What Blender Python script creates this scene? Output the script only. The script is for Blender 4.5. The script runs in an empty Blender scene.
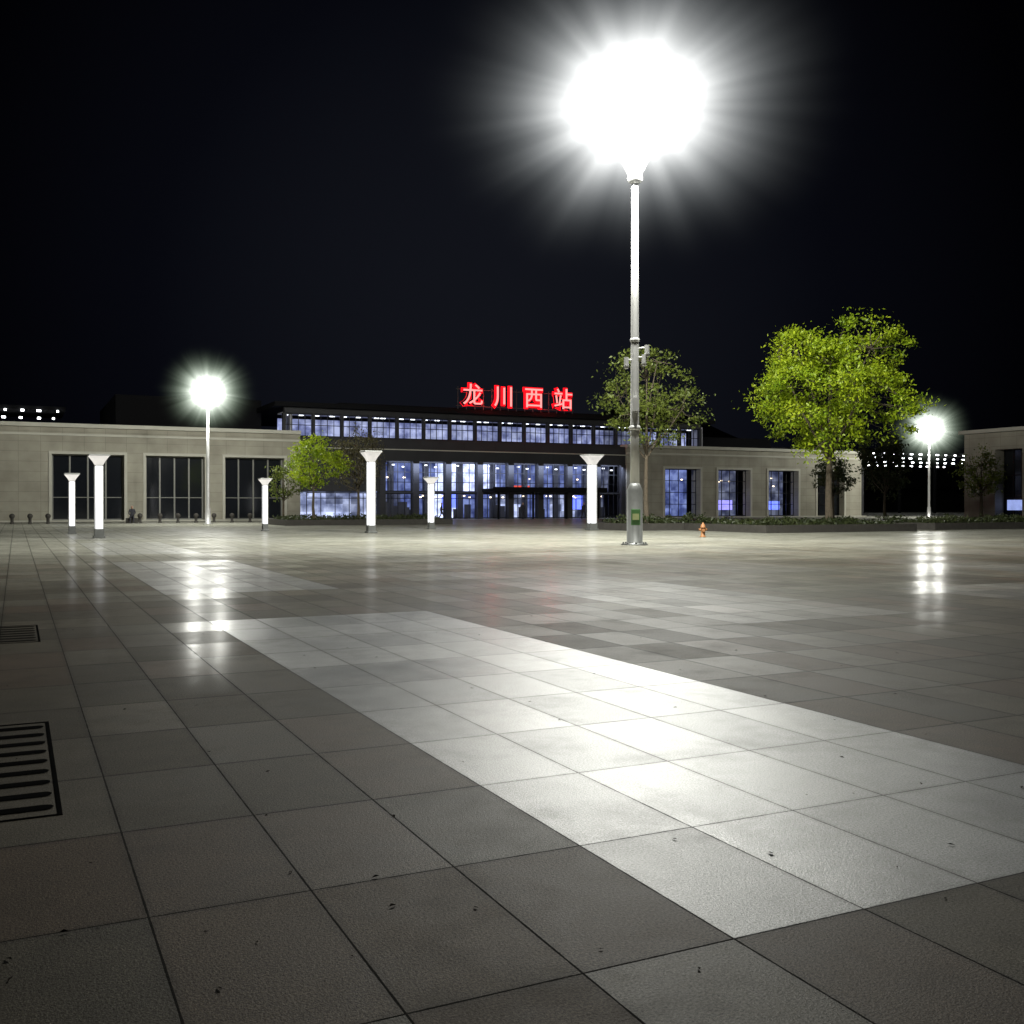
import bpy, math, random
import numpy as np
from mathutils import Vector, Matrix
C, S = 0.9, 0.436
ANG = math.atan2(S, C)
scene = bpy.context.scene
def W(v, u, z=0.0):
    return (C*v - S*u, S*v + C*u, z)

# ------------------------------------------------------------------ helpers
def link(o, parent=None):
    scene.collection.objects.link(o)
    if parent is not None: o.parent = parent
    return o
def empty(name, loc=(0,0,0), rz=0.0):
    e = bpy.data.objects.new(name, None); e.location = loc; e.rotation_euler = (0,0,rz)
    e.empty_display_size = 0.3
    return link(e)
class Mesh:
    def __init__(s): s.v=[]; s.f=[]; s.m=[]
    def add(s, vs, fs, mi=0):
        o=len(s.v); s.v.extend([tuple(p) for p in vs]); s.f.extend([tuple(i+o for i in f) for f in fs]); s.m.extend([mi]*len(fs))
    def box(s,x0,x1,y0,y1,z0,z1,mi=0,rot=None,org=None):
        vs=[(x,y,z) for z in (z0,z1) for y in (y0,y1) for x in (x0,x1)]
        if rot is not None:
            vs=[tuple(rot@Vector(p)+Vector(org or (0,0,0))) for p in vs]
        s.add(vs,[(0,2,3,1),(4,5,7,6),(0,1,5,4),(2,6,7,3),(0,4,6,2),(1,3,7,5)],mi)
    def lathe(s,prof,n=20,c=(0,0,0),mi=0):
        vs=[];fs=[]
        for r,z in prof:
            for i in range(n):
                a=2*math.pi*i/n; vs.append((c[0]+r*math.cos(a),c[1]+r*math.sin(a),c[2]+z))
        for k in range(len(prof)-1):
            for i in range(n):
                j=(i+1)%n; fs.append((k*n+i,k*n+j,(k+1)*n+j,(k+1)*n+i))
        fs.append(tuple(range(n))[::-1]); fs.append(tuple(range((len(prof)-1)*n,len(prof)*n)))
        s.add(vs,fs,mi)
    def tube(s,pts,rad,n=7,mi=0):
        vs=[];fs=[]
        pts=[Vector(p) for p in pts]
        for k,p in enumerate(pts):
            d=(pts[min(k+1,len(pts)-1)]-pts[max(k-1,0)]).normalized()
            a=d.cross(Vector((0.31,0.95,0.05))); 
            if a.length<1e-3: a=d.cross(Vector((1,0,0)))
            a.normalize(); b=d.cross(a)
            for i in range(n):
                t=2*math.pi*i/n; vs.append(p+(a*math.cos(t)+b*math.sin(t))*rad[k])
        for k in range(len(pts)-1):
            for i in range(n):
                j=(i+1)%n; fs.append((k*n+i,k*n+j,(k+1)*n+j,(k+1)*n+i))
        fs.append(tuple(range(n))[::-1]); fs.append(tuple(range((len(pts)-1)*n,len(pts)*n)))
        s.add(vs,fs,mi)
    def obj(s,name,mats,parent=None,loc=(0,0,0),rz=0,smooth=False,bevel=0):
        me=bpy.data.meshes.new(name); me.from_pydata(s.v,[],s.f)
        if not isinstance(mats,(list,tuple)): mats=[mats]
        for m in mats: me.materials.append(m)
        me.polygons.foreach_set('material_index',s.m)
        if smooth:
            me.polygons.foreach_set('use_smooth',[len(f)==4 for f in s.f])
        me.update()
        o=bpy.data.objects.new(name,me); o.location=loc; o.rotation_euler=(0,0,rz)
        link(o,parent)
        if bevel:
            b=o.modifiers.new('bevel','BEVEL'); b.width=bevel; b.segments=2
        return o

class N:
    def __init__(s,mat):
        mat.use_nodes=True; s.t=mat.node_tree; s.t.nodes.clear()
    def n(s,typ,**kw):
        nd=s.t.nodes.new(typ)
        ins=kw.pop('ins',{})
        for k,v in kw.items(): setattr(nd,k,v)
        for k,v in ins.items():
            if isinstance(v,bpy.types.NodeSocket): s.t.links.new(v,nd.inputs[k])
            else: nd.inputs[k].default_value=v
        return nd
    def math(s,op,a,b=0.0,c=0.0,clamp=False):
        return s.n('ShaderNodeMath',operation=op,use_clamp=clamp,ins={0:a,1:b,2:c}).outputs[0]
    def mix(s,f,a,b,blend='MIX'):
        nd=s.n('ShaderNodeMix',data_type='RGBA',blend_type=blend,ins={0:f,6:a,7:b}); return nd.outputs[2]
    def ramp(s,f,stops):
        nd=s.n('ShaderNodeValToRGB',ins={0:f}); e=nd.color_ramp.elements
        while len(e)<len(stops): e.new(0.5)
        for i,(p,c) in enumerate(stops): e[i].position=p; e[i].color=c if len(c)==4 else (*c,1)
        return nd.outputs[0]
    def srange(s,x,a,b):
        nd=s.n('ShaderNodeMapRange',interpolation_type='SMOOTHSTEP',ins={0:x,1:a,2:b,3:0.0,4:1.0}); return nd.outputs[0]
def col(c): return (*c,1.0)
def simple(name,c,rough=0.6,metal=0.0,noise=0.15,nscale=3.0,bump=0.0,spec=0.5):
    m=bpy.data.materials.new(name); k=N(m)
    tc=k.n('ShaderNodeTexCoord')
    nz=k.n('ShaderNodeTexNoise',ins={'Vector':tc.outputs['Object'],'Scale':nscale,'Detail':6.0})
    cc=k.mix(nz.outputs[0],col([x*(1-noise*2) for x in c]),col([min(1,x*(1+noise*2)) for x in c]))
    b=k.n('ShaderNodeBsdfPrincipled',ins={'Base Color':cc,'Roughness':rough,'Metallic':metal,'Specular IOR Level':spec})
    if bump:
        bp=k.n('ShaderNodeBump',ins={'Strength':bump,'Height':nz.outputs[0],'Distance':0.02}); k.t.links.new(bp.outputs[0],b.inputs['Normal'])
    o=k.n('ShaderNodeOutputMaterial',ins={'Surface':b.outputs[0]})
    return m
def emis(name,c,s,var=0.0,scale=1.0):
    m=bpy.data.materials.new(name); k=N(m)
    st=s
    if var:
        tc=k.n('ShaderNodeTexCoord')
        nz=k.n('ShaderNodeTexNoise',ins={'Vector':tc.outputs['Object'],'Scale':scale,'Detail':3.0})
        st=k.math('MULTIPLY',k.math('MULTIPLY_ADD',nz.outputs[0],var*4,1-var*2,clamp=False),s)
        st=k.math('MAXIMUM',st,0.02)
    e=k.n('ShaderNodeEmission',ins={'Color':col(c),'Strength':st})
    k.n('ShaderNodeOutputMaterial',ins={'Surface':e.outputs[0]})
    return m

# ------------------------------------------------------------------ materials
def plaza_mat():
    m=bpy.data.materials.new('granite_paving'); k=N(m)
    tc=k.n('ShaderNodeTexCoord'); P=tc.outputs['Object']
    sp=k.n('ShaderNodeSeparateXYZ',ins={0:P}); V,U=sp.outputs[0],sp.outputs[1]
    TV,TU=0.6,1.075
    a=k.math('DIVIDE',k.math('SUBTRACT',V,0.43),TV); b=k.math('DIVIDE',k.math('SUBTRACT',U,2.843),TU)
    ia=k.math('FLOOR',a); ib=k.math('FLOOR',b)
    fa=k.math('FRACT',a); fb=k.math('FRACT',b)
    da=k.math('MULTIPLY',k.math('MINIMUM',fa,k.math('SUBTRACT',1.0,fa)),TV)
    db=k.math('MULTIPLY',k.math('MINIMUM',fb,k.math('SUBTRACT',1.0,fb)),TU)
    d=k.math('MINIMUM',da,db)
    wob=k.n('ShaderNodeTexNoise',ins={'Vector':P,'Scale':9.0,'Detail':4.0})
    jw=k.math('MULTIPLY_ADD',wob.outputs[0],0.005,0.0018)
    joint=k.math('LESS_THAN',d,jw)
    grime=k.math('MULTIPLY',k.math('SUBTRACT',1.0,k.srange(d,0.0,0.045)),wob.outputs[0])
    cell=k.n('ShaderNodeCombineXYZ',ins={0:ia,1:ib})
    wn=k.n('ShaderNodeTexWhiteNoise',noise_dimensions='2D',ins={'Vector':cell.outputs[0]})
    wc=k.n('ShaderNodeSeparateColor',ins={0:wn.outputs['Color']})
    r1,r2,r3=wc.outputs[0],wc.outputs[1],wc.outputs[2]
    run=k.n('ShaderNodeCombineXYZ',ins={0:k.math('FLOOR',k.math('DIVIDE',k.math('ADD',ia,k.math('MULTIPLY',ib,3.0)),7.0)),1:ib})
    rw=k.n('ShaderNodeTexWhiteNoise',noise_dimensions='2D',ins={'Vector':run.outputs[0]}).outputs[0]
    ca=k.math('FLOOR',k.math('DIVIDE',k.math('SUBTRACT',ia,3.0),10.0))
    odd=k.math('FLOORED_MODULO',ca,2.0)
    ma=k.math('LESS_THAN',k.math('FLOORED_MODULO',k.math('SUBTRACT',ia,3.0),10.0),4.5)
    mb=k.math('LESS_THAN',k.math('FLOORED_MODULO',k.math('ADD',ib,k.math('MULTIPLY',odd,7.0)),14.0),9.5)
    slab=k.math('MULTIPLY',ma,mb)
    slab=k.math('MULTIPLY',slab,k.math('MULTIPLY_ADD',k.math('GREATER_THAN',k.math('ABSOLUTE',ca),0.5),-0.80,1.0))
    slab=k.math('MULTIPLY',slab,k.math('MULTIPLY_ADD',k.math('GREATER_THAN',ib,13.0),-0.45,1.0))
    lamplit=k.srange(ib,13.0,42.0)  # lamplight put into the colour: paving lightens towards the far plaza
    g1=k.n('ShaderNodeTexNoise',ins={'Vector':P,'Scale':95.0,'Detail':4.0,'Roughness':0.8})
    g2=k.n('ShaderNodeTexVoronoi',ins={'Vector':P,'Scale':160.0})
    big=k.n('ShaderNodeTexNoise',ins={'Vector':P,'Scale':0.35,'Detail':6.0,'Roughness':0.6})
    med=k.n('ShaderNodeTexNoise',ins={'Vector':P,'Scale':3.2,'Detail':7.0,'Roughness':0.65,'Distortion':0.6})
    dark=k.mix(r1,col((0.036,0.031,0.023)),col((0.062,0.054,0.041)))
    pink=k.math('GREATER_THAN',r3,0.8)
    dark=k.mix(k.math('MULTIPLY',pink,0.5),dark,col((0.060,0.040,0.028)))
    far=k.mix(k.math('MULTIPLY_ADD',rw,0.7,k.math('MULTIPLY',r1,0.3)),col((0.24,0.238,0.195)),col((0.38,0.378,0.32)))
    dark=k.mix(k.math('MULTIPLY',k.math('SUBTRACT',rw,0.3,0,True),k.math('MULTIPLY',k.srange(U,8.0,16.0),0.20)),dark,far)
    dark=k.mix(lamplit,dark,far)
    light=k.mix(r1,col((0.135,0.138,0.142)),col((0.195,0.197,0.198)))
    light=k.mix(lamplit,light,col((0.36,0.36,0.33)))
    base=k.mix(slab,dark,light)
    f=k.math('MULTIPLY_ADD',g1.outputs[0],4.4,-1.2)
    f=k.math('MULTIPLY',k.math('MAXIMUM',f,0.25),k.math('MULTIPLY_ADD',big.outputs[0],0.9,0.55))
    f=k.math('MULTIPLY',f,k.math('MULTIPLY_ADD',med.outputs[0],1.0,0.5))
    f=k.math('MULTIPLY',f,k.math('SUBTRACT',1.0,k.math('MULTIPLY',grime,0.6)))
    cr=k.n('ShaderNodeCombineColor',ins={0:f,1:f,2:f})
    base=k.mix(1.0,base,cr.outputs[0],'MULTIPLY')
    st=k.n('ShaderNodeTexNoise',ins={'Vector':P,'Scale':1.1,'Detail':7.0,'Roughness':0.7})
    stm=k.ramp(st.outputs[0],[(0.50,(0,0,0)),(0.70,(1,1,1))])
    base=k.mix(k.math('MULTIPLY',stm,0.45),base,col((0.034,0.029,0.022)))
    base=k.mix(joint,base,col((0.005,0.004,0.003)))
    ro=k.mix(slab,col((0.62,)*3),col((0.42,)*3))
    ro=k.math('ADD',ro,k.math('MULTIPLY_ADD',r2,0.14,-0.08))
    ro=k.math('ADD',ro,k.math('MULTIPLY_ADD',med.outputs[0],0.14,-0.07))
    ro=k.math('ADD',ro,k.math('MULTIPLY',stm,0.08))
    ro=k.math('ADD',ro,k.math('MULTIPLY',joint,0.4),0,True)
    spec=k.math('MULTIPLY_ADD',slab,0.12,0.055)
    spec=k.math('MULTIPLY',spec,k.math('MULTIPLY_ADD',g1.outputs[0],2.4,-0.2))
    h=k.math('ADD',k.math('MULTIPLY',g1.outputs[0],0.0020),k.math('MULTIPLY',g2.outputs[0],0.0012))
    h=k.math('SUBTRACT',h,k.math('MULTIPLY',joint,0.004))
    bp=k.n('ShaderNodeBump',ins={'Strength':0.7,'Distance':1.0,'Height':h})
    tl=k.n('ShaderNodeVectorMath',operation='MULTIPLY_ADD',ins={0:wn.outputs['Color'],1:(0.014,0.014,0),2:(-0.007,-0.007,0)})
    nn=k.n('ShaderNodeVectorMath',operation='NORMALIZE',ins={0:k.n('ShaderNodeVectorMath',operation='ADD',ins={0:bp.outputs[0],1:tl.outputs[0]}).outputs[0]})
    gn=k.n('ShaderNodeNewGeometry')
    cn=k.n('ShaderNodeVectorMath',operation='NORMALIZE',ins={0:k.n('ShaderNodeVectorMath',operation='ADD',ins={0:gn.outputs['Normal'],1:tl.outputs[0]}).outputs[0]})
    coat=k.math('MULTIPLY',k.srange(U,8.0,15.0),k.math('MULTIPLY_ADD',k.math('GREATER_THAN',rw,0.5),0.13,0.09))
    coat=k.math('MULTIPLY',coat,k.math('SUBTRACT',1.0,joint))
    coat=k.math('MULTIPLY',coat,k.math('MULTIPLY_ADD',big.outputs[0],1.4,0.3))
    crr=k.math('MULTIPLY_ADD',med.outputs[0],0.18,0.11)
    bs=k.n('ShaderNodeBsdfPrincipled',ins={'Base Color':base,'Roughness':ro,'Normal':nn.outputs[0],'Specular IOR Level':spec,
        'Coat Weight':coat,'Coat Roughness':crr,'Coat Normal':cn.outputs[0]})
    k.n('ShaderNodeOutputMaterial',ins={'Surface':bs.outputs[0]})
    return m
def stone_wall(name,c,bw=1.8,bh=0.9,dv=0.84,mo=0.45):
    m=bpy.data.materials.new(name); k=N(m)
    tc=k.n('ShaderNodeTexCoord'); sp=k.n('ShaderNodeSeparateXYZ',ins={0:tc.outputs['Object']})
    w=k.math('ADD',sp.outputs[0],sp.outputs[1])
    cv=k.n('ShaderNodeCombineXYZ',ins={0:w,1:sp.outputs[2]})
    br=k.n('ShaderNodeTexBrick',offset=0.0,ins={'Vector':cv.outputs[0],'Scale':1.0,'Mortar Size':0.018,'Brick Width':bw,'Row Height':bh,
        'Color1':col(c),'Color2':col([x*dv for x in c]),'Mortar':col([x*mo for x in c])})
    nz=k.n('ShaderNodeTexNoise',ins={'Vector':tc.outputs['Object'],'Scale':0.6,'Detail':8.0})
    f=k.ramp(nz.outputs[0],[(0.3,(0.75,0.74,0.72)),(0.7,(1.05,1.05,1.04))])
    cc=k.mix(1.0,br.outputs[0],f,'MULTIPLY')
    b=k.n('ShaderNodeBsdfPrincipled',ins={'Base Color':cc,'Roughness':0.7})
    k.n('ShaderNodeOutputMaterial',ins={'Surface':b.outputs[0]})
    return m
def leaf_mat(name,c1,c2,trans=0.35):
    m=bpy.data.materials.new(name); k=N(m)
    g=k.n('ShaderNodeNewGeometry'); tc=k.n('ShaderNodeTexCoord')
    nz=k.n('ShaderNodeTexNoise',ins={'Vector':tc.outputs['Object'],'Scale':0.55,'Detail':3.0})
    f=k.math('ADD',k.math('MULTIPLY',g.outputs['Random Per Island'],0.6),k.math('MULTIPLY_ADD',nz.outputs[0],1.4,-0.5),0,True)
    cc=k.mix(f,col(c1),col(c2))
    d=k.n('ShaderNodeBsdfPrincipled',ins={'Base Color':cc,'Roughness':0.5})
    t=k.n('ShaderNodeBsdfTranslucent',ins={'Color':cc})
    mx=k.n('ShaderNodeMixShader',ins={0:trans,1:d.outputs[0],2:t.outputs[0]})
    k.n('ShaderNodeOutputMaterial',ins={'Surface':mx.outputs[0]})
    return m
def glow_wall(name,c,s,bw=1.2,bh=0.9,lo=0.25,white=(0.75,0.82,1.0)):
    """rear wall of a lit hall: emission stands in for the interior lighting"""
    m=bpy.data.materials.new(name); k=N(m)
    tc=k.n('ShaderNodeTexCoord'); sp=k.n('ShaderNodeSeparateXYZ',ins={0:tc.outputs['Object']})
    ia=k.math('FLOOR',k.math('DIVIDE',sp.outputs[0],bw)); ib=k.math('FLOOR',k.math('DIVIDE',sp.outputs[2],bh))
    cv=k.n('ShaderNodeCombineXYZ',ins={0:ia,1:ib})
    wn=k.n('ShaderNodeTexWhiteNoise',noise_dimensions='2D',ins={'Vector':cv.outputs[0]})
    nz=k.n('ShaderNodeTexNoise',ins={'Vector':tc.outputs['Object'],'Scale':0.9,'Detail':5.0})
    soft=k.ramp(nz.outputs[0],[(0.36,(0.45,)*3),(0.62,(1.2,)*3)])
    f=k.math('MULTIPLY',k.math('MULTIPLY_ADD',wn.outputs[0],1-lo,lo),soft)
    cc=k.mix(k.math('MULTIPLY',soft,0.5),col(c),col(white))
    e=k.n('ShaderNodeEmission',ins={'Color':cc,'Strength':k.math('MULTIPLY',f,s)})
    k.n('ShaderNodeOutputMaterial',ins={'Surface':e.outputs[0]})
    return m

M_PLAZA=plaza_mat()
M_GROUND=simple('dark_ground',(0.05,0.048,0.04),0.9,0,0.2,0.5)
M_WALL=stone_wall('cream_stone',(0.40,0.38,0.31),1.8,0.9,0.93,0.66)
M_TRIM=simple('stone_trim',(0.52,0.505,0.43),0.6,0,0.08,1.0)
M_DARKST=stone_wall('dark_stone',(0.035,0.035,0.04),3.6,1.2)
M_FRAME=simple('window_frame',(0.02,0.02,0.022),0.4,0.5,0.1)
M_MULL=simple('light_mullion',(0.20,0.20,0.18),0.5,0.2,0.1)
M_ROOF=simple('roof_metal',(0.008,0.008,0.009),0.9,0.0,0.1,3,0,0.12)
M_STEEL=simple('painted_steel',(0.50,0.50,0.49),0.38,0.35,0.06,4)
M_STEELD=simple('grey_steel',(0.16,0.165,0.16),0.45,0.4,0.12,5)
M_BARK=simple('bark',(0.10,0.08,0.055),0.9,0,0.35,6,0.6)
M_KERB=simple('kerb_stone',(0.06,0.056,0.05),0.8,0,0.2,4,0.2,0.2)
M_SOIL=simple('soil',(0.04,0.03,0.02),1.0,0,0.3,5)
M_LAMP=emis('lamp_lens',(1,1,0.98),40)
M_WHITE=emis('pillar_diffuser',(0.96,0.97,1.0),2.2,0.16,1.2)
M_CAP=emis('pillar_cap',(1,0.96,0.88),0.85,0.2,2.0)
M_BLACK=simple('iron_black',(0.006,0.006,0.006),1.0,0.0,0.2,3,0,0.0)
m=bpy.data.materials.new('dark_glass'); k=N(m)
b=k.n('ShaderNodeBsdfPrincipled',ins={'Base Color':(0.012,0.014,0.018,1),'Roughness':0.08})
k.n('ShaderNodeOutputMaterial',ins={'Surface':b.outputs[0]}); M_GLASS=m

# ------------------------------------------------------------------ world / camera
w=bpy.data.worlds.new('World'); scene.world=w; w.use_nodes=True; t=w.node_tree; t.nodes.clear()
def wn_(typ): return t.nodes.new(typ)
tc=wn_('ShaderNodeTexCoord'); dot=wn_('ShaderNodeVectorMath'); dot.operation='DOT_PRODUCT'
nrm=Vector((-0.02,1,0.17)).normalized(); dot.inputs[1].default_value=nrm
t.links.new(tc.outputs['Generated'],dot.inputs[0])
rp=wn_('ShaderNodeValToRGB'); e=rp.color_ramp.elements
e[0].position=0.88; e[0].color=(0.0004,0.0004,0.0008,1); e[1].position=1.0; e[1].color=(0.0058,0.0066,0.0100,1)
x=e.new(0.95); x.color=(0.0020,0.0023,0.0042,1)
t.links.new(dot.outputs['Value'],rp.inputs[0])
bg=wn_('ShaderNodeBackground'); bg.inputs[1].default_value=1.0; t.links.new(rp.outputs[0],bg.inputs[0])
out=wn_('ShaderNodeOutputWorld'); t.links.new(bg.outputs[0],out.inputs[0])
cam=bpy.data.cameras.new('camera'); co=bpy.data.objects.new('camera',cam); link(co)
cam.sensor_width=36; cam.lens=36; cam.clip_end=3000; cam.clip_start=0.05
co.location=(0,0,1.5); co.rotation_euler=(math.radians(89.61),0,0); scene.camera=co
scene.view_settings.view_transform='Standard'; scene.view_settings.look='None'; scene.view_settings.exposure=0

# ------------------------------------------------------------------ ground
g=Mesh(); g.add([(-1500,-1500,-0.02),(1500,-1500,-0.02),(1500,1500,-0.02),(-1500,1500,-0.02)],[(0,1,2,3)]); g.obj('ground',M_GROUND)
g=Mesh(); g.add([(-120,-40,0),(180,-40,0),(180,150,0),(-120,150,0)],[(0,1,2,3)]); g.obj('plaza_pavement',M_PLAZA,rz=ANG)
random.seed(3); g=Mesh(); n=60
vs=[];fs=[]
for i in range(n+1):
    x=-260+520*i/n; h=26+10*math.sin(i*0.21)+6*math.sin(i*0.55+1)-0.05*abs(x)
    vs+= [(x,300,-1),(x,330,h*0.6),(x,380,h),(x,460,-1)]
for i in range(n):
    for j in range(3): a=i*4+j; fs.append((a,a+4,a+5,a+1))
g.add(vs,fs); g.obj('hill',simple('hill_scrub',(0.02,0.025,0.018),1.0,0,0.3,0.1))

# drain grates
def grate(u0,u1,v0,v1,ns):
    E=empty('drain_grate',W(0,0,0),ANG)
    a=Mesh(); fw=0.022; z0,z1=0.001,0.0035
    a.box(v0,v1,u0,u0+fw,z0,z1); a.box(v0,v1,u1-fw,u1,z0,z1); a.box(v0,v0+fw,u0+fw,u1-fw,z0,z1); a.box(v1-fw,v1,u0+fw,u1-fw,z0,z1)
    a.obj('frame',M_BLACK,E)
    b=Mesh(); p=(u1-u0-0.08)/ns
    for i in range(ns):
        uc=u0+0.04+p*(i+0.5); hw=p*0.17; vv=[];  L0,L1=v0+0.05,v1-0.035
        for j in range(9):
            t=math.pi*j/8-math.pi/2; vv.append((L1-hw+hw*math.cos(t),uc+hw*math.sin(t),0.0045))
        for j in range(9):
            t=math.pi*j/8+math.pi/2; vv.append((L0+hw+hw*math.cos(t),uc+hw*math.sin(t),0.0045))
        b.add(vv,[tuple(range(18))])
    b.obj('slots',M_BLACK,E)
grate(5.40,7.77,-0.36,0.20,9)
grate(12.35,14.10,-0.36,0.24,7)

# fallen leaves & grit
random.seed(11); a=Mesh()
for i in range(170):
    v=random.uniform(-1.5,9); u=random.uniform(2.6,3+18*random.random()**1.2)
    s=random.uniform(0.005,0.014); an=random.uniform(0,6.28); ca,sa=math.cos(an)*s,math.sin(an)*s; z=0.003
    a.add([(v-ca*1.5,u-sa*1.5,z),(v-sa*.6,u+ca*.7,z+s*0.7*random.random()),(v+ca*1.4,u+sa*1.4,z+s*0.3),(v+sa*.7,u-ca*.6,z+s*.8*random.random())],[(0,1,2),(0,2,3)])
a.obj('fallen_leaves',simple('dry_leaf',(0.012,0.008,0.005),1.0,0,0.4,9,0,0.05),rz=ANG)

# ------------------------------------------------------------------ lamp glare (emissive volume imitating the glow and streaks around a luminaire)
def glare(parent,name,c,R0,wd,S0,T0,b0,tint,zs=1.25,R=None,rays=3.5,amp=0.5):
    m=bpy.data.materials.new(name+'_glow'); k=N(m)
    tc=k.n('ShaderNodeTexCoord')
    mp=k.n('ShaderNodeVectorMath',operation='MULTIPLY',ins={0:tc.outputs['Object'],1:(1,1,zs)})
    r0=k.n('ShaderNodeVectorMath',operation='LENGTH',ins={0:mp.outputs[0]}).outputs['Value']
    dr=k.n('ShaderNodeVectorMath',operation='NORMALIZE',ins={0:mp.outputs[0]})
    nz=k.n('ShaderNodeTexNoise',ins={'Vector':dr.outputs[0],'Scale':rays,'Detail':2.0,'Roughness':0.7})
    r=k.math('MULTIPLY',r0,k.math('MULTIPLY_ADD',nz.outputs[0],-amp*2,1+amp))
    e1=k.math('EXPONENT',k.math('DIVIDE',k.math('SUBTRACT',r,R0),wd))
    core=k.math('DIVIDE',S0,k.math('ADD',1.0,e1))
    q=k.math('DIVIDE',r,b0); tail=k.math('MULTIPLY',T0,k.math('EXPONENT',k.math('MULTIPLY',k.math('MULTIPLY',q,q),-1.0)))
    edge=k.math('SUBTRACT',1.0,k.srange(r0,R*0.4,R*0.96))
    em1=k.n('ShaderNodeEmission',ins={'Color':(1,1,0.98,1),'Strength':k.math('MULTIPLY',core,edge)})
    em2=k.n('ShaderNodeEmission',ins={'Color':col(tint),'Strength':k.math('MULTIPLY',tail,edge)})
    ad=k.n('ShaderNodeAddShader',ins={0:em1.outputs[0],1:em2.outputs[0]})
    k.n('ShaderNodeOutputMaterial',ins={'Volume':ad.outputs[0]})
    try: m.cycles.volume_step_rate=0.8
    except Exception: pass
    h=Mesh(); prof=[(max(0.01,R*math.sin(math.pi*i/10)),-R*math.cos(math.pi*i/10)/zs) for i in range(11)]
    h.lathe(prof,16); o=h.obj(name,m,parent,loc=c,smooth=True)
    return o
def plight(parent,c,P,r,colr=(1,1,0.92)):
    l=bpy.data.lights.new('lamp_light','POINT'); l.energy=P; l.shadow_soft_size=r; l.color=colr
    o=bpy.data.objects.new('lamp_light',l); o.location=c; link(o,parent); return o

# ------------------------------------------------------------------ tall plaza lamp
L=empty('street_lamp',(4.6,38.4,0))
a=Mesh()
a.lathe([(0.18,2.2),(0.165,4),(0.145,9),(0.125,13.6)],20)
a.lathe([(0.17,4.3),(0.21,4.32),(0.21,4.45),(0.17,4.47)],20)
a.lathe([(0.15,7.6),(0.18,7.62),(0.18,7.72),(0.15,7.74)],20)
a.obj('pole',M_STEEL,L,smooth=True)
a=Mesh()
a.lathe([(0.50,0.0),(0.50,0.05),(0.34,0.06),(0.33,0.10),(0.30,0.12),(0.295,2.05),(0.24,2.2),(0.18,2.32)],20)
for i in range(8):
    t=i*math.pi/4; a.lathe([(0.03,0.05),(0.03,0.12)],8,(0.42*math.cos(t),0.42*math.sin(t),0))
a.obj('base_sleeve',M_STEELD,L,smooth=True)
a=Mesh(); a.box(-0.17,0.17,-0.345,-0.29,0.75,1.35); a.obj('equipment_panel',simple('green_panel',(0.08,0.20,0.07),0.5),L,bevel=0.01)
a=Mesh(); a.box(-0.12,0.12,-0.360,-0.346,0.95,1.18); a.obj('notice_plate',simple('notice',(0.45,0.5,0.25),0.5),L)
a=Mesh()
a.lathe([(0.13,13.5),(0.27,13.6),(0.29,13.75),(0.26,13.85),(0.34,14.0),(0.62,14.55),(0.78,14.9),(0.70,14.95),(0.2,14.9)],24)
a.obj('lamp_collar',M_STEEL,L,smooth=True)
a=Mesh(); b=Mesh(); n=10
for i in range(n):
    t=2*math.pi*i/n; c_,s_=math.cos(t),math.sin(t)
    a.tube([(0.25*c_,0.25*s_,14.6),(0.9*c_,0.9*s_,15.2),(1.6*c_,1.6*s_,16.1)],[0.05,0.045,0.04],7)
    R=Matrix.Rotation(t,3,'Z')@Matrix.Rotation(math.radians(48),3,'Y')
    a.box(-0.10,0.10,-0.33,0.33,-0.36,0.36,0,R,(1.75*c_,1.75*s_,16.25))
    b.box(0.102,0.125,-0.29,0.29,-0.31,0.31,0,R,(1.75*c_,1.75*s_,16.25))
ring=[(1.25*math.cos(2*math.pi*i/24),1.25*math.sin(2*math.pi*i/24),15.65) for i in range(25)]
a.tube(ring,[0.04]*25,7)
a.obj('floodlight_housings',M_STEEL,L); b.obj('floodlight_lenses',M_LAMP,L)
a=Mesh()
for (x,z,sg) in ((-0.15,6.9,-1),(0.2,7.35,1),(0.15,7.0,1)):
    a.tube([(0,0,z),(x*2.2,-0.12,z+0.05)],[0.035,0.03],8)
    a.tube([(x*2.2,-0.12,z-0.18),(x*2.2,-0.12,z+0.12)],[0.09,0.09],12); a.lathe([(0.02,-0.13),(0.08,-0.11),(0.10,-0.03),(0.10,0.0)],12,(x*2.2,-0.12,z-0.19))
a.box(-0.13,0.13,-0.30,-0.14,5.0,5.5)
a.obj('security_cameras',M_STEEL,L,smooth=False)
for i in range(4):
    t=math.pi/4+i*math.pi/2
    plight(L,(2.25*math.cos(t),2.25*math.sin(t),16.2),12500,0.35)
glare(L,'lamp_glare',(0,0,16.5),2.10,0.62,0.70,0.070,3.7,(0.88,0.97,1.0),1.3,9.5,3.6,0.42)

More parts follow.
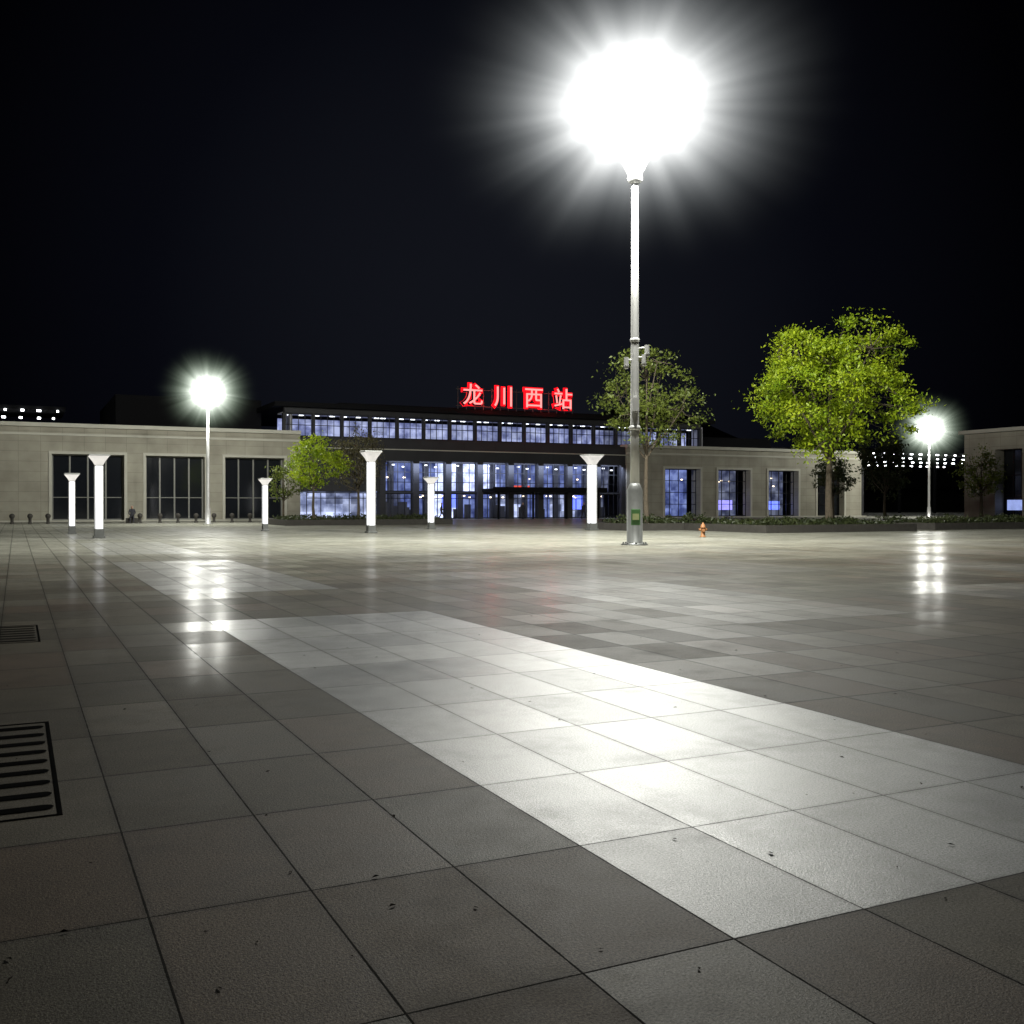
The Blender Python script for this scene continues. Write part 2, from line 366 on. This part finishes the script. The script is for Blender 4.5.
# ------------------------------------------------------------------ other lamps
def lamp2(loc,H,P,tint,sc=1.0):
    L=empty('street_lamp',loc)
    a=Mesh(); a.lathe([(0.35,0),(0.35,0.06),(0.22,0.08),(0.2,1.2),(0.14,1.3),(0.13,5),(0.09,H-0.9)],14); a.obj('pole',M_STEEL,L,smooth=True)
    a=Mesh(); a.lathe([(0.09,H-1.0),(0.22,H-0.9),(0.45,H-0.45),(0.40,H-0.42),(0.1,H-0.45)],14)
    b=Mesh()
    for i in range(6):
        t=2*math.pi*i/6; c_,s_=math.cos(t),math.sin(t)
        a.tube([(0.2*c_,0.2*s_,H-0.6),(0.7*c_,0.7*s_,H)],[0.04,0.035],6)
        R=Matrix.Rotation(t,3,'Z')@Matrix.Rotation(math.radians(45),3,'Y')
        a.box(-0.07,0.07,-0.22,0.22,-0.24,0.24,0,R,(0.78*c_,0.78*s_,H+0.08))
        b.box(0.072,0.09,-0.19,0.19,-0.21,0.21,0,R,(0.78*c_,0.78*s_,H+0.08))
    a.obj('lamp_arms',M_STEEL,L); b.obj('lamp_lenses',M_LAMP,L)
    for sx in (1,-1):
        plight(L,(1.0*sx,-0.4,H),P/2,0.25)
    glare(L,'lamp_glare',(0,0,H+0.1),0.95*sc,0.28*sc,1.9/sc,0.26/sc,1.75*sc,tint,1.05,4.4*sc,4.5,0.65)
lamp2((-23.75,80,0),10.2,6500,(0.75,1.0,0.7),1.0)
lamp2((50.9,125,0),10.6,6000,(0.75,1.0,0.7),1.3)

# ------------------------------------------------------------------ luminous pillars
def pillar(x,y,H,wd):
    L=empty('light_pillar',(x,y,0),ANG)
    a=Mesh(); a.box(-wd*.75,wd*.75,-wd*.75,wd*.75,0,0.10); a.box(-wd*.6,wd*.6,-wd*.6,wd*.6,0.10,0.42); a.obj('plinth',M_STEELD,L,bevel=0.01)
    h=wd/2; z1=H*0.86
    b=Mesh(); b.box(-h*.86,h*.86,-h*.86,h*.86,0.42,z1); b.obj('diffuser',M_WHITE,L)
    f=Mesh()
    for sx in (-1,1):
        for sy in (-1,1): f.box(sx*h-0.02,sx*h+0.02,sy*h-0.02,sy*h+0.02,0.42,z1)
    f.box(-h,h,-h,h,z1+0.001,z1+0.04)
    f.obj('frame',M_STEEL,L)
    c=Mesh(); 
    lev=[(h*1.0,z1+0.042),(h*1.5,z1+(H-z1)*0.4),(h*2.5,H-0.08)]
    vs=[]
    for r,z in lev: vs+=[(-r,-r,z),(r,-r,z),(r,r,z),(-r,r,z)]
    fs=[]
    for kk in range(2):
        for i in range(4): j=(i+1)%4; fs.append((kk*4+i,kk*4+j,kk*4+4+j,kk*4+4+i))
    fs.append((8,9,10,11)); c.add(vs,fs); c.obj('flared_head',M_CAP,L)
    d=Mesh(); d.box(-h*2.65,h*2.65,-h*2.65,h*2.65,H-0.078,H); d.obj('cap',M_STEEL,L,bevel=0.01)
for px,Y,H,wd in ((99,46.5,3.8,0.34),(371,54.9,4.4,0.36),(592,61,4.5,0.40),(72,53,3.15,0.28),(265,59,3.05,0.26),(431,64,3.25,0.30)):
    pillar((px-512)/1024*Y,Y,H,wd)

# ------------------------------------------------------------------ station
ST=empty('railway_station',(0,0,0),ANG)
F=100.6
wall=Mesh(); trim=Mesh(); glass=Mesh(); frm=Mesh(); dk=Mesh(); roof=Mesh(); mul=Mesh()
def wing(v0,v1,opens,ztop,zl,lit=()):
    cur=v0
    for (a0,a1) in opens:
        wall.box(cur,a0,F,F+1.4,0.12,ztop)
        cur=a1
    wall.box(cur,v1,F,F+1.4,0.12,ztop)
    for (a0,a1) in opens:
        wall.box(a0,a1,F,F+1.4,zl,ztop)
        trim.box(a0-0.25,a0,F-0.10,F-0.002,0.12,zl+0.25); trim.box(a1,a1+0.25,F-0.10,F-0.002,0.12,zl+0.25)
        trim.box(a0,a1,F-0.10,F-0.002,zl,zl+0.25)
    trim.box(v0,v1,F-0.35,F+1.4,ztop+0.002,ztop+0.35)
    trim.box(v0,v1,F-0.14,F-0.002,ztop-0.75,ztop-0.55)
    trim.box(v0,v1,F-0.9,F+1.4,0,0.118)
def window(a0,a1,z0,z1,uf,nm,trans,g=True,mm=None,w_=0.06):
    mm=mm or frm
    mm.box(a0,a1,uf-0.05,uf+0.05,z1-0.1,z1); mm.box(a0,a1,uf-0.05,uf+0.05,z0,z0+0.1)
    for i in range(nm+1):
        x=a0+(a1-a0)*i/nm
        x=min(max(x,a0+w_/2),a1-w_/2)
        mm.box(x-w_/2,x+w_/2,uf-0.06,uf+0.04,z0+0.1,z1-0.1)
    for zz in trans: mm.box(a0+w_,a1-w_,uf-0.045,uf+0.035,zz-0.035,zz+0.035)
    if g: glass.box(a0,a1,uf+0.06,uf+0.08,z0,z1)
LO=[(-28,-22),(-19.5,-13.5),(2.9,9.0),(10.9,16.2),(18.1,23.8)]
wing(-60,25.4,LO,8.5,6.1)
for a0,a1 in LO:
    window(a0,a1,0.12,6.1,F+0.9,4,(2.2,),mm=mul,w_=0.14)
RO=[(68.7,73.8),(76.4,81.3),(84.1,88.9),(92,96.5)]
wing(63.4,99.5,RO,8.15,5.8)
for i,(a0,a1) in enumerate(RO): window(a0,a1,0.12,5.8,F+0.9,4,(1.6,3.0,4.4),g=(i==3))
dk.box(25.402,34,F+0.3,F+1.5,2.9,6.1)
dk.box(25.402,63.398,F+0.2,F+1.5,6.1,8.2)
trim.box(25.402,63.398,F+0.05,F+0.198,7.2,7.30)
nb=8; pitch=(63.4-34)/nb
for i in range(nb+1):
    x=34+pitch*i; dk.box(x-0.32 if i<nb else x-0.6,x+0.32 if i<nb else x-0.002,F+0.1,F+1.0,0.0,6.098)
for i in range(nb):
    a0=34+pitch*i+0.321; a1=34+pitch*(i+1)-0.321
    if i==nb-1: a1=63.4-0.61
    window(a0,a1,2.9,6.05,F+0.7,4,(3.9,4.95),g=False)
    window(a0,a1,0.05,2.75,F+0.7,4,(2.2,),g=False)
    dk.box(a0,a1,F+0.4,F+0.9,2.751,2.899)
window(26.2,33.6,0.05,2.8,F+0.8,5,(2.2,),g=False)
V0,V1=24.2,75.0; nb2=17; p2=(V1-V0)/nb2; UF=F+1.6
dk.box(V0,V1,UF-0.1,UF+0.6,7.9,8.45)
dk.box(V0,V1,UF-0.1,UF+0.6,10.75,11.3)
roof.box(V0-1.2,V1+1.2,UF-1.3,UF+26,11.302,11.75)
roof.box(V0+6,V1-6,UF+1,UF+24,11.752,12.1)
for i in range(nb2+1):
    x=V0+p2*i; dk.box(x-0.14,x+0.14,UF-0.05,UF+0.5,8.45,10.75)
for i in range(nb2):
    window(V0+p2*i+0.141,V0+p2*(i+1)-0.141,8.45,10.75,UF+0.3,4,(9.6,),g=False,w_=0.05)
roof.box(-60,25.3,F+1.402,F+30,7.7,8.3); roof.box(63.5,99.5,F+1.402,F+30,7.4,8.0)
roof.box(9,23.5,F+9,F+30,8.302,12.6); roof.box(75.5,92,F+9,F+30,8.002,10.4)
dk.box(-60,25.2,F+5,F+5.3,0,7.69); dk.box(92,99.5,F+5,F+5.3,0,7.39)
dk.box(99.5,99.9,F,F+30,0,8.0); dk.box(-60.4,-60,F,F+30,0,8.0); dk.box(-60,99.5,F+30,F+30.4,0,8.0)
wall.obj('stone_walls',M_WALL,ST); trim.obj('cornices_and_trim',M_TRIM,ST); glass.obj('dark_glazing',M_GLASS,ST)
frm.obj('window_frames',M_FRAME,ST); mul.obj('wing_window_mullions',M_MULL,ST); dk.obj('dark_piers_and_beams',M_DARKST,ST); roof.obj('roofs',M_ROOF,ST)
MB=glow_wall('hall_bright',(0.42,0.50,1.0),2.2,1.8,1.5,0.8)
MM=glow_wall('hall_medium',(0.12,0.19,0.85),0.62,0.9,1.1,0.5,(0.5,0.62,1.0))
MD=glow_wall('hall_dim',(0.10,0.15,0.55),0.30,0.9,1.1,0.4)
MS=glow_wall('shop_wall_glow',(0.40,0.5,1.0),1.3,0.9,0.8,0.15)
bk=Mesh()
for i in range(nb):
    mi=[1,1,0,0,1,1,1,2][i]
    x0=34+pitch*i
    bk.box(x0+0.01,x0+pitch-0.01,F+4.0,F+4.1,2.85,6.05,mi)
    bk.box(x0+0.01,x0+pitch-0.01,F+5.0,F+5.1,0.02,2.849,[2,1,0,1,3,1,3,2][i])
bk.box(26,34,F+3,F+3.1,0.02,2.85,3)
for i,(a0,a1) in enumerate(RO[:3]): bk.box(a0-0.5,a1+0.5,F+3.5,F+3.6,0.02,5.9,[1,2,2][i])
bk.obj('glowing_back_walls',[MB,MM,MD,MS],ST)  # walls emit light themselves, in place of interior lighting
bk=Mesh()
random.seed(5)
for i in range(nb2):
    mi=0 if 3<=i<=9 else (1 if random.random()<0.5 else 0)
    x0=V0+p2*i; bk.box(x0+0.01,x0+p2-0.01,UF+3.0,UF+3.1,8.0,10.4,mi)
bk.obj('glowing_upper_walls',[glow_wall('upper_bright',(0.24,0.30,0.85),0.85,1.5,1.0,0.6),glow_wall('upper_dim',(0.15,0.20,0.62),0.42,1.5,1.0,0.4)],ST)  # same painted glow for the clerestory rooms
fl=Mesh(); fl.box(V0,V1,UF+0.61,UF+2.99,10.76,10.9); fl.box(V0,V1,UF+0.61,UF+2.99,7.95,8.1); fl.box(34.01,63.39,F+1.51,F+3.99,6.1,6.3)
for x in (25.0,75.5): fl.box(x-0.1,x+0.1,F+2.0,F+4,0,11)
fl.obj('interior_slabs',simple('interior_plaster',(0.5,0.5,0.55),0.7),ST)
cl=Mesh(); random.seed(9)
for i in range(nb2):
    for j in range(2): 
        x=V0+p2*(i+0.3+0.4*j)+random.uniform(-.3,.3); cl.box(x-0.25,x+0.25,UF+1.3,UF+1.5,10.62,10.70)
for i in range(nb):
    for j in range(3):
        x=34+pitch*(i+0.2+0.3*j); cl.box(x-0.12,x+0.12,F+2.0,F+2.2,5.5+0.2*(j%2),5.62+0.2*(j%2))
cl.obj('ceiling_lights',emis('ceiling_light',(0.85,0.9,1.0),3),ST)
wl=Mesh(); random.seed(4)
for i in range(26):
    x=random.uniform(35,63); z=random.choice((2.3,2.45,4.4)); wl.box(x-0.09,x+0.09,F+3.2,F+3.3,z,z+0.12)
for i in range(10):
    x=random.choice(RO[:3]); x=random.uniform(*x); z=random.uniform(3.4,5.0); wl.box(x-0.1,x+0.1,F+2.6,F+2.7,z,z+0.12)
wl.obj('interior_warm_lights',emis('warm_light',(1,0.8,0.55),5),ST)
dm=Mesh(); random.seed(12)
for i in range(20):
    x=random.uniform(34.5,62.5); w_=random.uniform(0.15,0.5); dm.box(x-w_,x+w_,F+2.3+0.03*i,F+2.32+0.03*i,0,random.uniform(0.9,1.9))
for i in range(7): x=36+4*i; dm.box(x-0.3,x+0.3,F+3.3,F+3.7,0,6.05)
dm.obj('ticket_gates_and_columns',simple('hall_furniture',(0.05,0.05,0.06),0.6),ST)
sc_=Mesh()
sc_.box(42.0,43.8,F+3.72,F+3.8,1.2,3.0,0); sc_.box(77,80.5,F+2.5,F+2.58,0.9,2.1,1); sc_.box(85,88,F+2.5,F+2.58,0.9,2.0,0)
sc_.box(58,60,F+3.71,F+3.8,1.0,2.6,0); sc_.box(50.2,52.8,F+3.71,F+3.8,3.2,3.7,2)
sc_.obj('display_screens',[emis('screen_blue',(0.14,0.2,1.0),2.0,0.2,2),emis('screen_violet',(0.3,0.28,1.0),1.6,0.2,2),emis('screen_red',(1.0,0.12,0.08),0.9)],ST)
cp=Mesh(); cp.box(45.2,58.6,F-3.2,F+0.39,2.95,3.25); cp.box(45.0,58.8,F-3.4,F-3.202,2.85,3.4)
for x in (45.8,49.9,54,58): cp.tube([(x,F-2.8,0),(x,F-2.8,2.95)],[0.12,0.12],10)
cp.obj('entrance_canopy',M_ROOF,ST)
cl=Mesh()
for i in range(9): x=46+1.5*i; cl.box(x-0.1,x+0.1,F-2.2,F-2.0,2.88,2.94)
cl.obj('canopy_lights',emis('canopy_light',(1,0.95,0.85),14),ST)
ar=bpy.data.lights.new('entrance_light','AREA'); ar.shape='RECTANGLE'; ar.size=28; ar.size_y=2; ar.energy=1500; ar.color=(0.6,0.7,1)
ao=bpy.data.objects.new('entrance_light',ar); ao.location=(49,F-0.1,5.6); ao.rotation_euler=(math.radians(50),0,0); link(ao,ST)

# sign
SG=empty('station_name_sign',(0,0,0),ANG)
sf=Mesh()
for i in range(15):
    x=42.6+i*1.0; sf.box(x-0.04,x+0.04,UF-1.0,UF-0.92,11.752,14.2)
sf.box(42.4,56.8,UF-1.0,UF-0.92,12.1,12.18); sf.box(42.4,56.8,UF-0.915,UF-0.85,13.9,13.98)
sf.obj('support_frame',simple('sign_frame',(0.06,0.06,0.06),0.6),SG)
MR=emis('sign_red',(1.0,0.004,0.010),2.0); MP=emis('sign_core',(1.0,0.28,0.26),1.7)
for i,ch in enumerate('龙川西站'):
    xc=44.2+i*3.68
    for (nm,off,uu,mt) in (('character_rim',0.16,UF-1.06,MR),('character_face',0.0,UF-1.36,MP)):
        cu=bpy.data.curves.new(nm,'FONT'); cu.body=ch; cu.size=2.45; cu.align_x='CENTER'; cu.offset=off; cu.extrude=0.05
        cu.materials.append(mt)
        o=bpy.data.objects.new(nm,cu); o.location=(xc,uu,12.45); o.rotation_euler=(math.pi/2,0,0); link(o,SG)
for i in range(2):
    l=bpy.data.lights.new('sign_light','POINT'); l.energy=250; l.color=(1,0.02,0.02); l.shadow_soft_size=0.3
    o=bpy.data.objects.new('sign_light',l); o.location=(46+i*7.0,UF-2.4,13); link(o,SG)

# platform canopies behind
def platform(v0,v1,u,z,n,sz=0.22,rows=2):
    E=empty('platform_canopy',(0,0,0),ANG)
    a=Mesh(); a.box(v0,v1,u,u+12,z,z+0.4)
    x=v0+2
    while x<v1-6: a.box(x-0.2,x+0.2,u+6,u+6.4,0,z); x+=9
    a.obj('roof_and_columns',M_ROOF,E)
    b=Mesh(); rr=random.Random(2)
    for i in range(n):
        x=v0+(v1-v0)*(i+0.5)/n
        for k_ in range(rows):
            q=sz*rr.uniform(0.45,1.0); xx=x+rr.uniform(-.3,.3); b.box(xx-q,xx+q,u-0.3+k_*4,u-0.1+k_*4,z-0.25-k_*0.5,z-0.05-k_*0.5)
    b.obj('platform_lights',emis('platform_light',(0.95,0.98,1),9),E)
platform(-60,5,124,12.0,38)
platform(108,165,132,10.6,26,0.32,4)
# ------------------------------------------------------------------ side building
SB=empty('side_building',(0,0,0),ANG)
a=Mesh()
a.box(86,125,25,45,0,8.6); a.box(86,125,69.4,73,0,8.6); a.box(87.4,125,45,69.4,0,8.59)
a.box(86,87.398,45,66.4,0,8.6) 
a.box(86,87.398,66.4,69.4,6.9,8.6)
a.obj('walls',M_WALL,SB)
a=Mesh(); a.box(85.6,125.4,24.6,73.4,8.602,8.95); a.obj('parapet',M_TRIM,SB)
a=Mesh(); a.box(87.3,87.38,66.41,69.39,0.1,6.89); a.obj('glazing',M_GLASS,SB)
a=Mesh()
for x in (66.5,67.4,68.3,69.3): a.box(87.2,87.29,x-0.05,x+0.05,0.1,6.89)
for z in (2.2,4.4): a.box(87.2,87.285,66.56,69.24,z-0.04,z+0.04)
a.obj('window_frames',M_FRAME,SB)
a=Mesh(); a.box(87.1,87.18,66.8,68.9,1.0,2.0); a.obj('lit_shopfront',emis('shop_glow',(0.4,0.5,1),0.8,0.2,2),SB)

# ------------------------------------------------------------------ trees
def tree(name,loc,H,zc,rx,rz,tr,ncl,nl,ls,mat,seed,lean=(0,0),clr=1.0,ry=None,shell=0.45):
    rnd=random.Random(seed); rs=np.random.RandomState(seed)
    ry=ry or rx
    E=empty(name,loc)
    T=Mesh()
    zb=zc-rz
    fork=Vector((lean[0],lean[1],zb+rz*0.35))
    trunk=[Vector((0,0,-0.02)),Vector((0,0,0.25)),Vector((lean[0]*.3+rnd.uniform(-.08,.08),lean[1]*.3,zb*.55)),fork*0.98,Vector((lean[0]*1.3,lean[1]*1.3,zc+rz*0.35))]
    T.tube(trunk,[tr*1.5,tr*1.05,tr*.85,tr*.6,tr*.18],10)
    limbs=[]
    nlb=7
    for i in range(nlb):
        az=2*math.pi*(i+rnd.random()*0.7)/nlb; 
        zt=zc+rz*rnd.uniform(-0.35,0.65); k_=rnd.uniform(0.45,0.68)
        end=Vector((math.cos(az)*rx*k_,math.sin(az)*ry*k_,zt))
        st=fork*rnd.uniform(0.8,1.05)
        mid=(st+end)/2+Vector((rnd.uniform(-.3,.3),rnd.uniform(-.3,.3),-rz*0.06))
        T.tube([st,mid,end],[tr*.45,tr*.28,tr*.12],7); limbs+= [mid,end,(mid+end)/2]
    limbs.append(trunk[-1]); limbs.append(fork)
    cl=[]
    while len(cl)<ncl:
        d=Vector((rnd.gauss(0,1),rnd.gauss(0,1),rnd.gauss(0,1)+0.15)).normalized()
        r=shell+(1-shell)*rnd.random()**0.6
        lump=1+0.13*math.sin(3*math.atan2(d.y,d.x)+seed)+0.10*math.sin(5*d.z+seed*2+2*math.atan2(d.y,d.x))
        r*=lump*0.90
        p=Vector((d.x*rx*r,d.y*ry*r,zc+d.z*rz*r*(1.0 if d.z>0 else 0.8)))
        if p.z<zb*0.9: continue
        cl.append(p)
        near=min(limbs,key=lambda q:(q-p).length)
        T.tube([near,(near+p)/2+Vector((rnd.uniform(-.15,.15),rnd.uniform(-.15,.15),rnd.uniform(-.1,.25))),p],[tr*.13,tr*.09,tr*.04],5)
    T.obj('trunk_and_branches',M_BARK,E,smooth=True)
    cr=(rx*0.17+0.22)*clr
    cs=np.array([tuple(p) for p in cl]); sizes=rs.uniform(0.5,1.35,len(cl))*cr
    idx=np.repeat(np.arange(len(cl)),nl)
    d=rs.normal(size=(len(idx),3)); d/=np.linalg.norm(d,axis=1)[:,None]
    rr=rs.random(len(idx))**0.45*(1+0.25*rs.normal(size=len(idx))).clip(0.3,1.8)
    P=cs[idx]+d*(rr*sizes[idx])[:,None]*np.array([1.15,1.15,0.75])
    n=len(P)
    a=rs.normal(size=(n,3)); a/=np.linalg.norm(a,axis=1)[:,None]
    b=np.cross(a,rs.normal(size=(n,3))+np.array([0,0,0.6])); b/=np.linalg.norm(b,axis=1)[:,None]
    s=(rs.uniform(0.6,1.35,n)*ls)[:,None]
    q=np.stack([P-a*s,P-b*s*0.45+a*s*0.1,P+a*s,P+b*s*0.45+a*s*0.1],axis=1).reshape(-1,3)
    me=bpy.data.meshes.new('foliage'); me.vertices.add(4*n); me.vertices.foreach_set('co',q.ravel())
    me.loops.add(4*n); me.loops.foreach_set('vertex_index',np.arange(4*n)); me.polygons.add(n)
    me.polygons.foreach_set('loop_start',np.arange(0,4*n,4)); me.polygons.foreach_set('loop_total',np.full(n,4))
    me.materials.append(mat); me.update(); me.validate()
    o=bpy.data.objects.new('foliage',me); link(o,E)
    return E
LM_B=leaf_mat('leaf_bright',(0.15,0.27,0.008),(0.50,0.60,0.025),0.35)
LM_M=leaf_mat('leaf_mid',(0.09,0.13,0.02),(0.20,0.24,0.04))
LM_N=leaf_mat('leaf_brown',(0.07,0.06,0.03),(0.13,0.12,0.05))
LM_D=leaf_mat('leaf_dark',(0.03,0.045,0.015),(0.07,0.085,0.03))
tree('camphor_tree',W(44.5,47.6,0.3),12.8,7.9,5.4,4.8,0.24,210,105,0.115,LM_B,21,clr=0.72)
tree('broadleaf_tree',W(34.2,52,0.3),10.8,7.4,3.4,3.9,0.16,90,60,0.11,LM_M,8,shell=0.35,clr=0.85)
tree('small_green_tree',(-14.9,77,0.25),6.4,4.2,2.5,2.2,0.12,80,70,0.10,LM_B,14,clr=0.85)
tree('sparse_tree',(-12.0,80,0.25),7.0,4.5,2.3,2.8,0.13,90,34,0.10,LM_N,5,shell=0.3)
tree('dark_tree',(32.8,90,0.2),7.4,4.6,2.4,2.9,0.14,70,60,0.14,LM_D,31)
tree('dark_tree',(30.4,97,0.2),6.4,4.0,2.0,2.4,0.14,50,50,0.14,LM_D,33)
tree('sparse_tree',(42.6,93,0.2),6.3,3.9,2.2,2.4,0.18,80,30,0.12,LM_M,37,shell=0.3)
tree('sparse_tree',(-17.6,79,0.2),4.4,2.9,1.4,1.6,0.09,34,30,0.11,LM_M,39)

# planters with hedges
def hedge(name,v0,v1,u0,u1,h,mat,seed,dens=60,kz=0.42):
    E=empty(name,(0,0,0),ANG)
    a=Mesh(); t_=0.3
    a.box(v0,v1,u0,u0+t_,0,kz); a.box(v0,v1,u1-t_,u1,0,kz); a.box(v0,v0+t_,u0+t_,u1-t_,0,kz); a.box(v1-t_,v1,u0+t_,u1-t_,0,kz)
    a.obj('stone_kerb',M_KERB,E)
    a=Mesh(); a.box(v0+t_,v1-t_,u0+t_,u1-t_,0.0,0.30); a.obj('soil',M_SOIL,E)
    rs=np.random.RandomState(seed); n=int((v1-v0)*(u1-u0)*dens)
    vv=rs.uniform(v0+t_,v1-t_,n); uu=rs.uniform(u0+t_,u1-t_,n)
    top=0.3+h*(0.6+0.3*np.sin(vv*1.3+seed)*np.cos(uu*1.1)+0.25*np.sin(vv*4.1)*np.sin(uu*3.3))
    zz=0.3+(top-0.3)*rs.random(n)**0.5
    P=np.stack([vv,uu,zz],1); a_=rs.normal(size=(n,3)); a_/=np.linalg.norm(a_,axis=1)[:,None]
    b_=np.cross(a_,rs.normal(size=(n,3))); b_/=np.linalg.norm(b_,axis=1)[:,None]; s=rs.uniform(0.06,0.13,n)[:,None]
    q=np.stack([P-a_*s,P-b_*s*.5,P+a_*s,P+b_*s*.5],1).reshape(-1,3)
    m_=Mesh(); m_.v=[tuple(p) for p in q]; m_.f=[(4*i,4*i+1,4*i+2,4*i+3) for i in range(n)]; m_.m=[0]*n
    m_.obj('shrubs',mat,E)
hedge('planter',35.8,46.8,43,51.5,0.5,LM_D,1)
hedge('planter',49.4,78,44,49.5,0.6,LM_D,2,45)
hedge('planter',31.9,38.2,50.4,54.5,0.7,LM_D,3)
hedge('planter',17.5,30.5,73.5,79.5,0.55,LM_D,4,40)

# ------------------------------------------------------------------ small things
def hydrant(loc):
    E=empty('fire_hydrant',loc)
    a=Mesh(); a.lathe([(0.15,0),(0.15,0.04),(0.10,0.05),(0.095,0.42),(0.13,0.43),(0.13,0.47),(0.11,0.49),(0.09,0.58),(0.04,0.63),(0.035,0.68),(0.01,0.69)],16)
    a.tube([(-0.19,0,0.35),(0.19,0,0.35)],[0.055,0.055],12); a.tube([(0,-0.18,0.32),(0,0,0.32)],[0.07,0.07],12)
    a.obj('body',simple('hydrant_paint',(0.28,0.12,0.04),0.6),E,smooth=True)
hydrant(((703-512)/1024*48,48,0))
for px in (12,30,48,140,160,178,196,214,232,250):
    Y=84/(0.9-0.436*(px-512)/1024)*1.08
    E=empty('stone_bollard',((px-512)/1024*Y,Y,0))
    a=Mesh(); a.lathe([(0.16,0),(0.16,0.08),(0.12,0.10),(0.12,0.42),(0.16,0.46),(0.20,0.55),(0.21,0.64),(0.17,0.74),(0.09,0.80),(0.01,0.82)],14); a.obj('body',M_KERB,E,smooth=True)
M_CLOTH=simple('dark_clothes',(0.03,0.03,0.04),0.8); M_SKIN=simple('skin',(0.4,0.25,0.18),0.6)
def figure(E,J,rad,Ed,head):
    ks=list(J); me=bpy.data.meshes.new('body'); me.from_pydata([J[k_] for k_ in ks],[(ks.index(p),ks.index(q)) for p,q in Ed],[])
    me.materials.append(M_CLOTH)
    o=bpy.data.objects.new('body',me); link(o,E)
    o.modifiers.new('skin','SKIN')
    for i,k_ in enumerate(ks): me.skin_vertices[0].data[i].radius=(rad[k_],rad[k_])
    me.skin_vertices[0].data[0].use_root=True
    sb=o.modifiers.new('sub','SUBSURF'); sb.levels=1; sb.render_levels=1
    hd=Mesh(); hd.lathe([(0.01,-0.13),(0.06,-0.11),(0.085,-0.04),(0.092,0.02),(0.08,0.09),(0.04,0.13),(0.005,0.14)],12,head); hd.obj('face',M_SKIN,E,smooth=True)
Ed=[('pel','wai'),('wai','che'),('che','nek'),('nek','hed'),('pel','lh'),('lh','lk'),('lk','la'),('la','lt'),('pel','rh'),('rh','rk'),('rk','ra'),('ra','rt'),('che','ls'),('ls','le'),('le','lw'),('che','rs'),('rs','re'),('re','rw')]
rad=dict(pel=.14,wai=.13,che=.15,nek=.055,hed=.07,lh=.1,lk=.07,la=.045,lt=.04,rh=.1,rk=.07,ra=.045,rt=.04,ls=.075,le=.05,lw=.035,rs=.075,re=.05,rw=.035)
def person(loc,rz):
    E=empty('seated_person',loc,rz)
    a=Mesh(); a.box(-0.5,0.5,-0.05,0.4,0,0.43); a.obj('stone_seat',M_KERB,E,bevel=0.02)
    J={'pel':(0,0.12,0.53),'wai':(0,0.13,0.75),'che':(0,0.10,1.0),'nek':(0,0.08,1.17),'hed':(0,0.04,1.27),
       'lh':(-0.1,0.08,0.52),'lk':(-0.14,-0.33,0.52),'la':(-0.13,-0.36,0.09),'lt':(-0.14,-0.54,0.04),
       'rh':(0.1,0.08,0.52),'rk':(0.14,-0.33,0.52),'ra':(0.13,-0.36,0.09),'rt':(0.14,-0.54,0.04),
       'ls':(-0.19,0.09,1.09),'le':(-0.25,-0.04,0.82),'lw':(-0.12,-0.24,0.66),'rs':(0.19,0.09,1.09),'re':(0.25,-0.04,0.82),'rw':(0.12,-0.24,0.66)}
    figure(E,J,rad,Ed,(0,0.02,1.31))
person(((132-512)/1024*85,85,0),0.3)
def walker(v,u,rz):
    E=empty('walking_person',W(v,u),rz)
    J={'pel':(0,0,0.92),'wai':(0,0,1.10),'che':(0,-0.02,1.30),'nek':(0,-0.02,1.47),'hed':(0,-0.03,1.58),
       'lh':(-0.1,0,0.88),'lk':(-0.11,-0.20,0.50),'la':(-0.11,-0.28,0.09),'lt':(-0.11,-0.45,0.05),
       'rh':(0.1,0,0.88),'rk':(0.11,0.06,0.48),'ra':(0.11,0.30,0.12),'rt':(0.11,0.16,0.04),
       'ls':(-0.20,-0.02,1.38),'le':(-0.25,0.10,1.12),'lw':(-0.24,0.08,0.86),'rs':(0.20,-0.02,1.38),'re':(0.25,-0.08,1.12),'rw':(0.24,-0.22,0.90)}
    figure(E,J,rad,Ed,(0,-0.04,1.62))
walker(47.5,95.5,0.5); walker(55.2,96.2,2.2); walker(39.0,97.0,1.6)
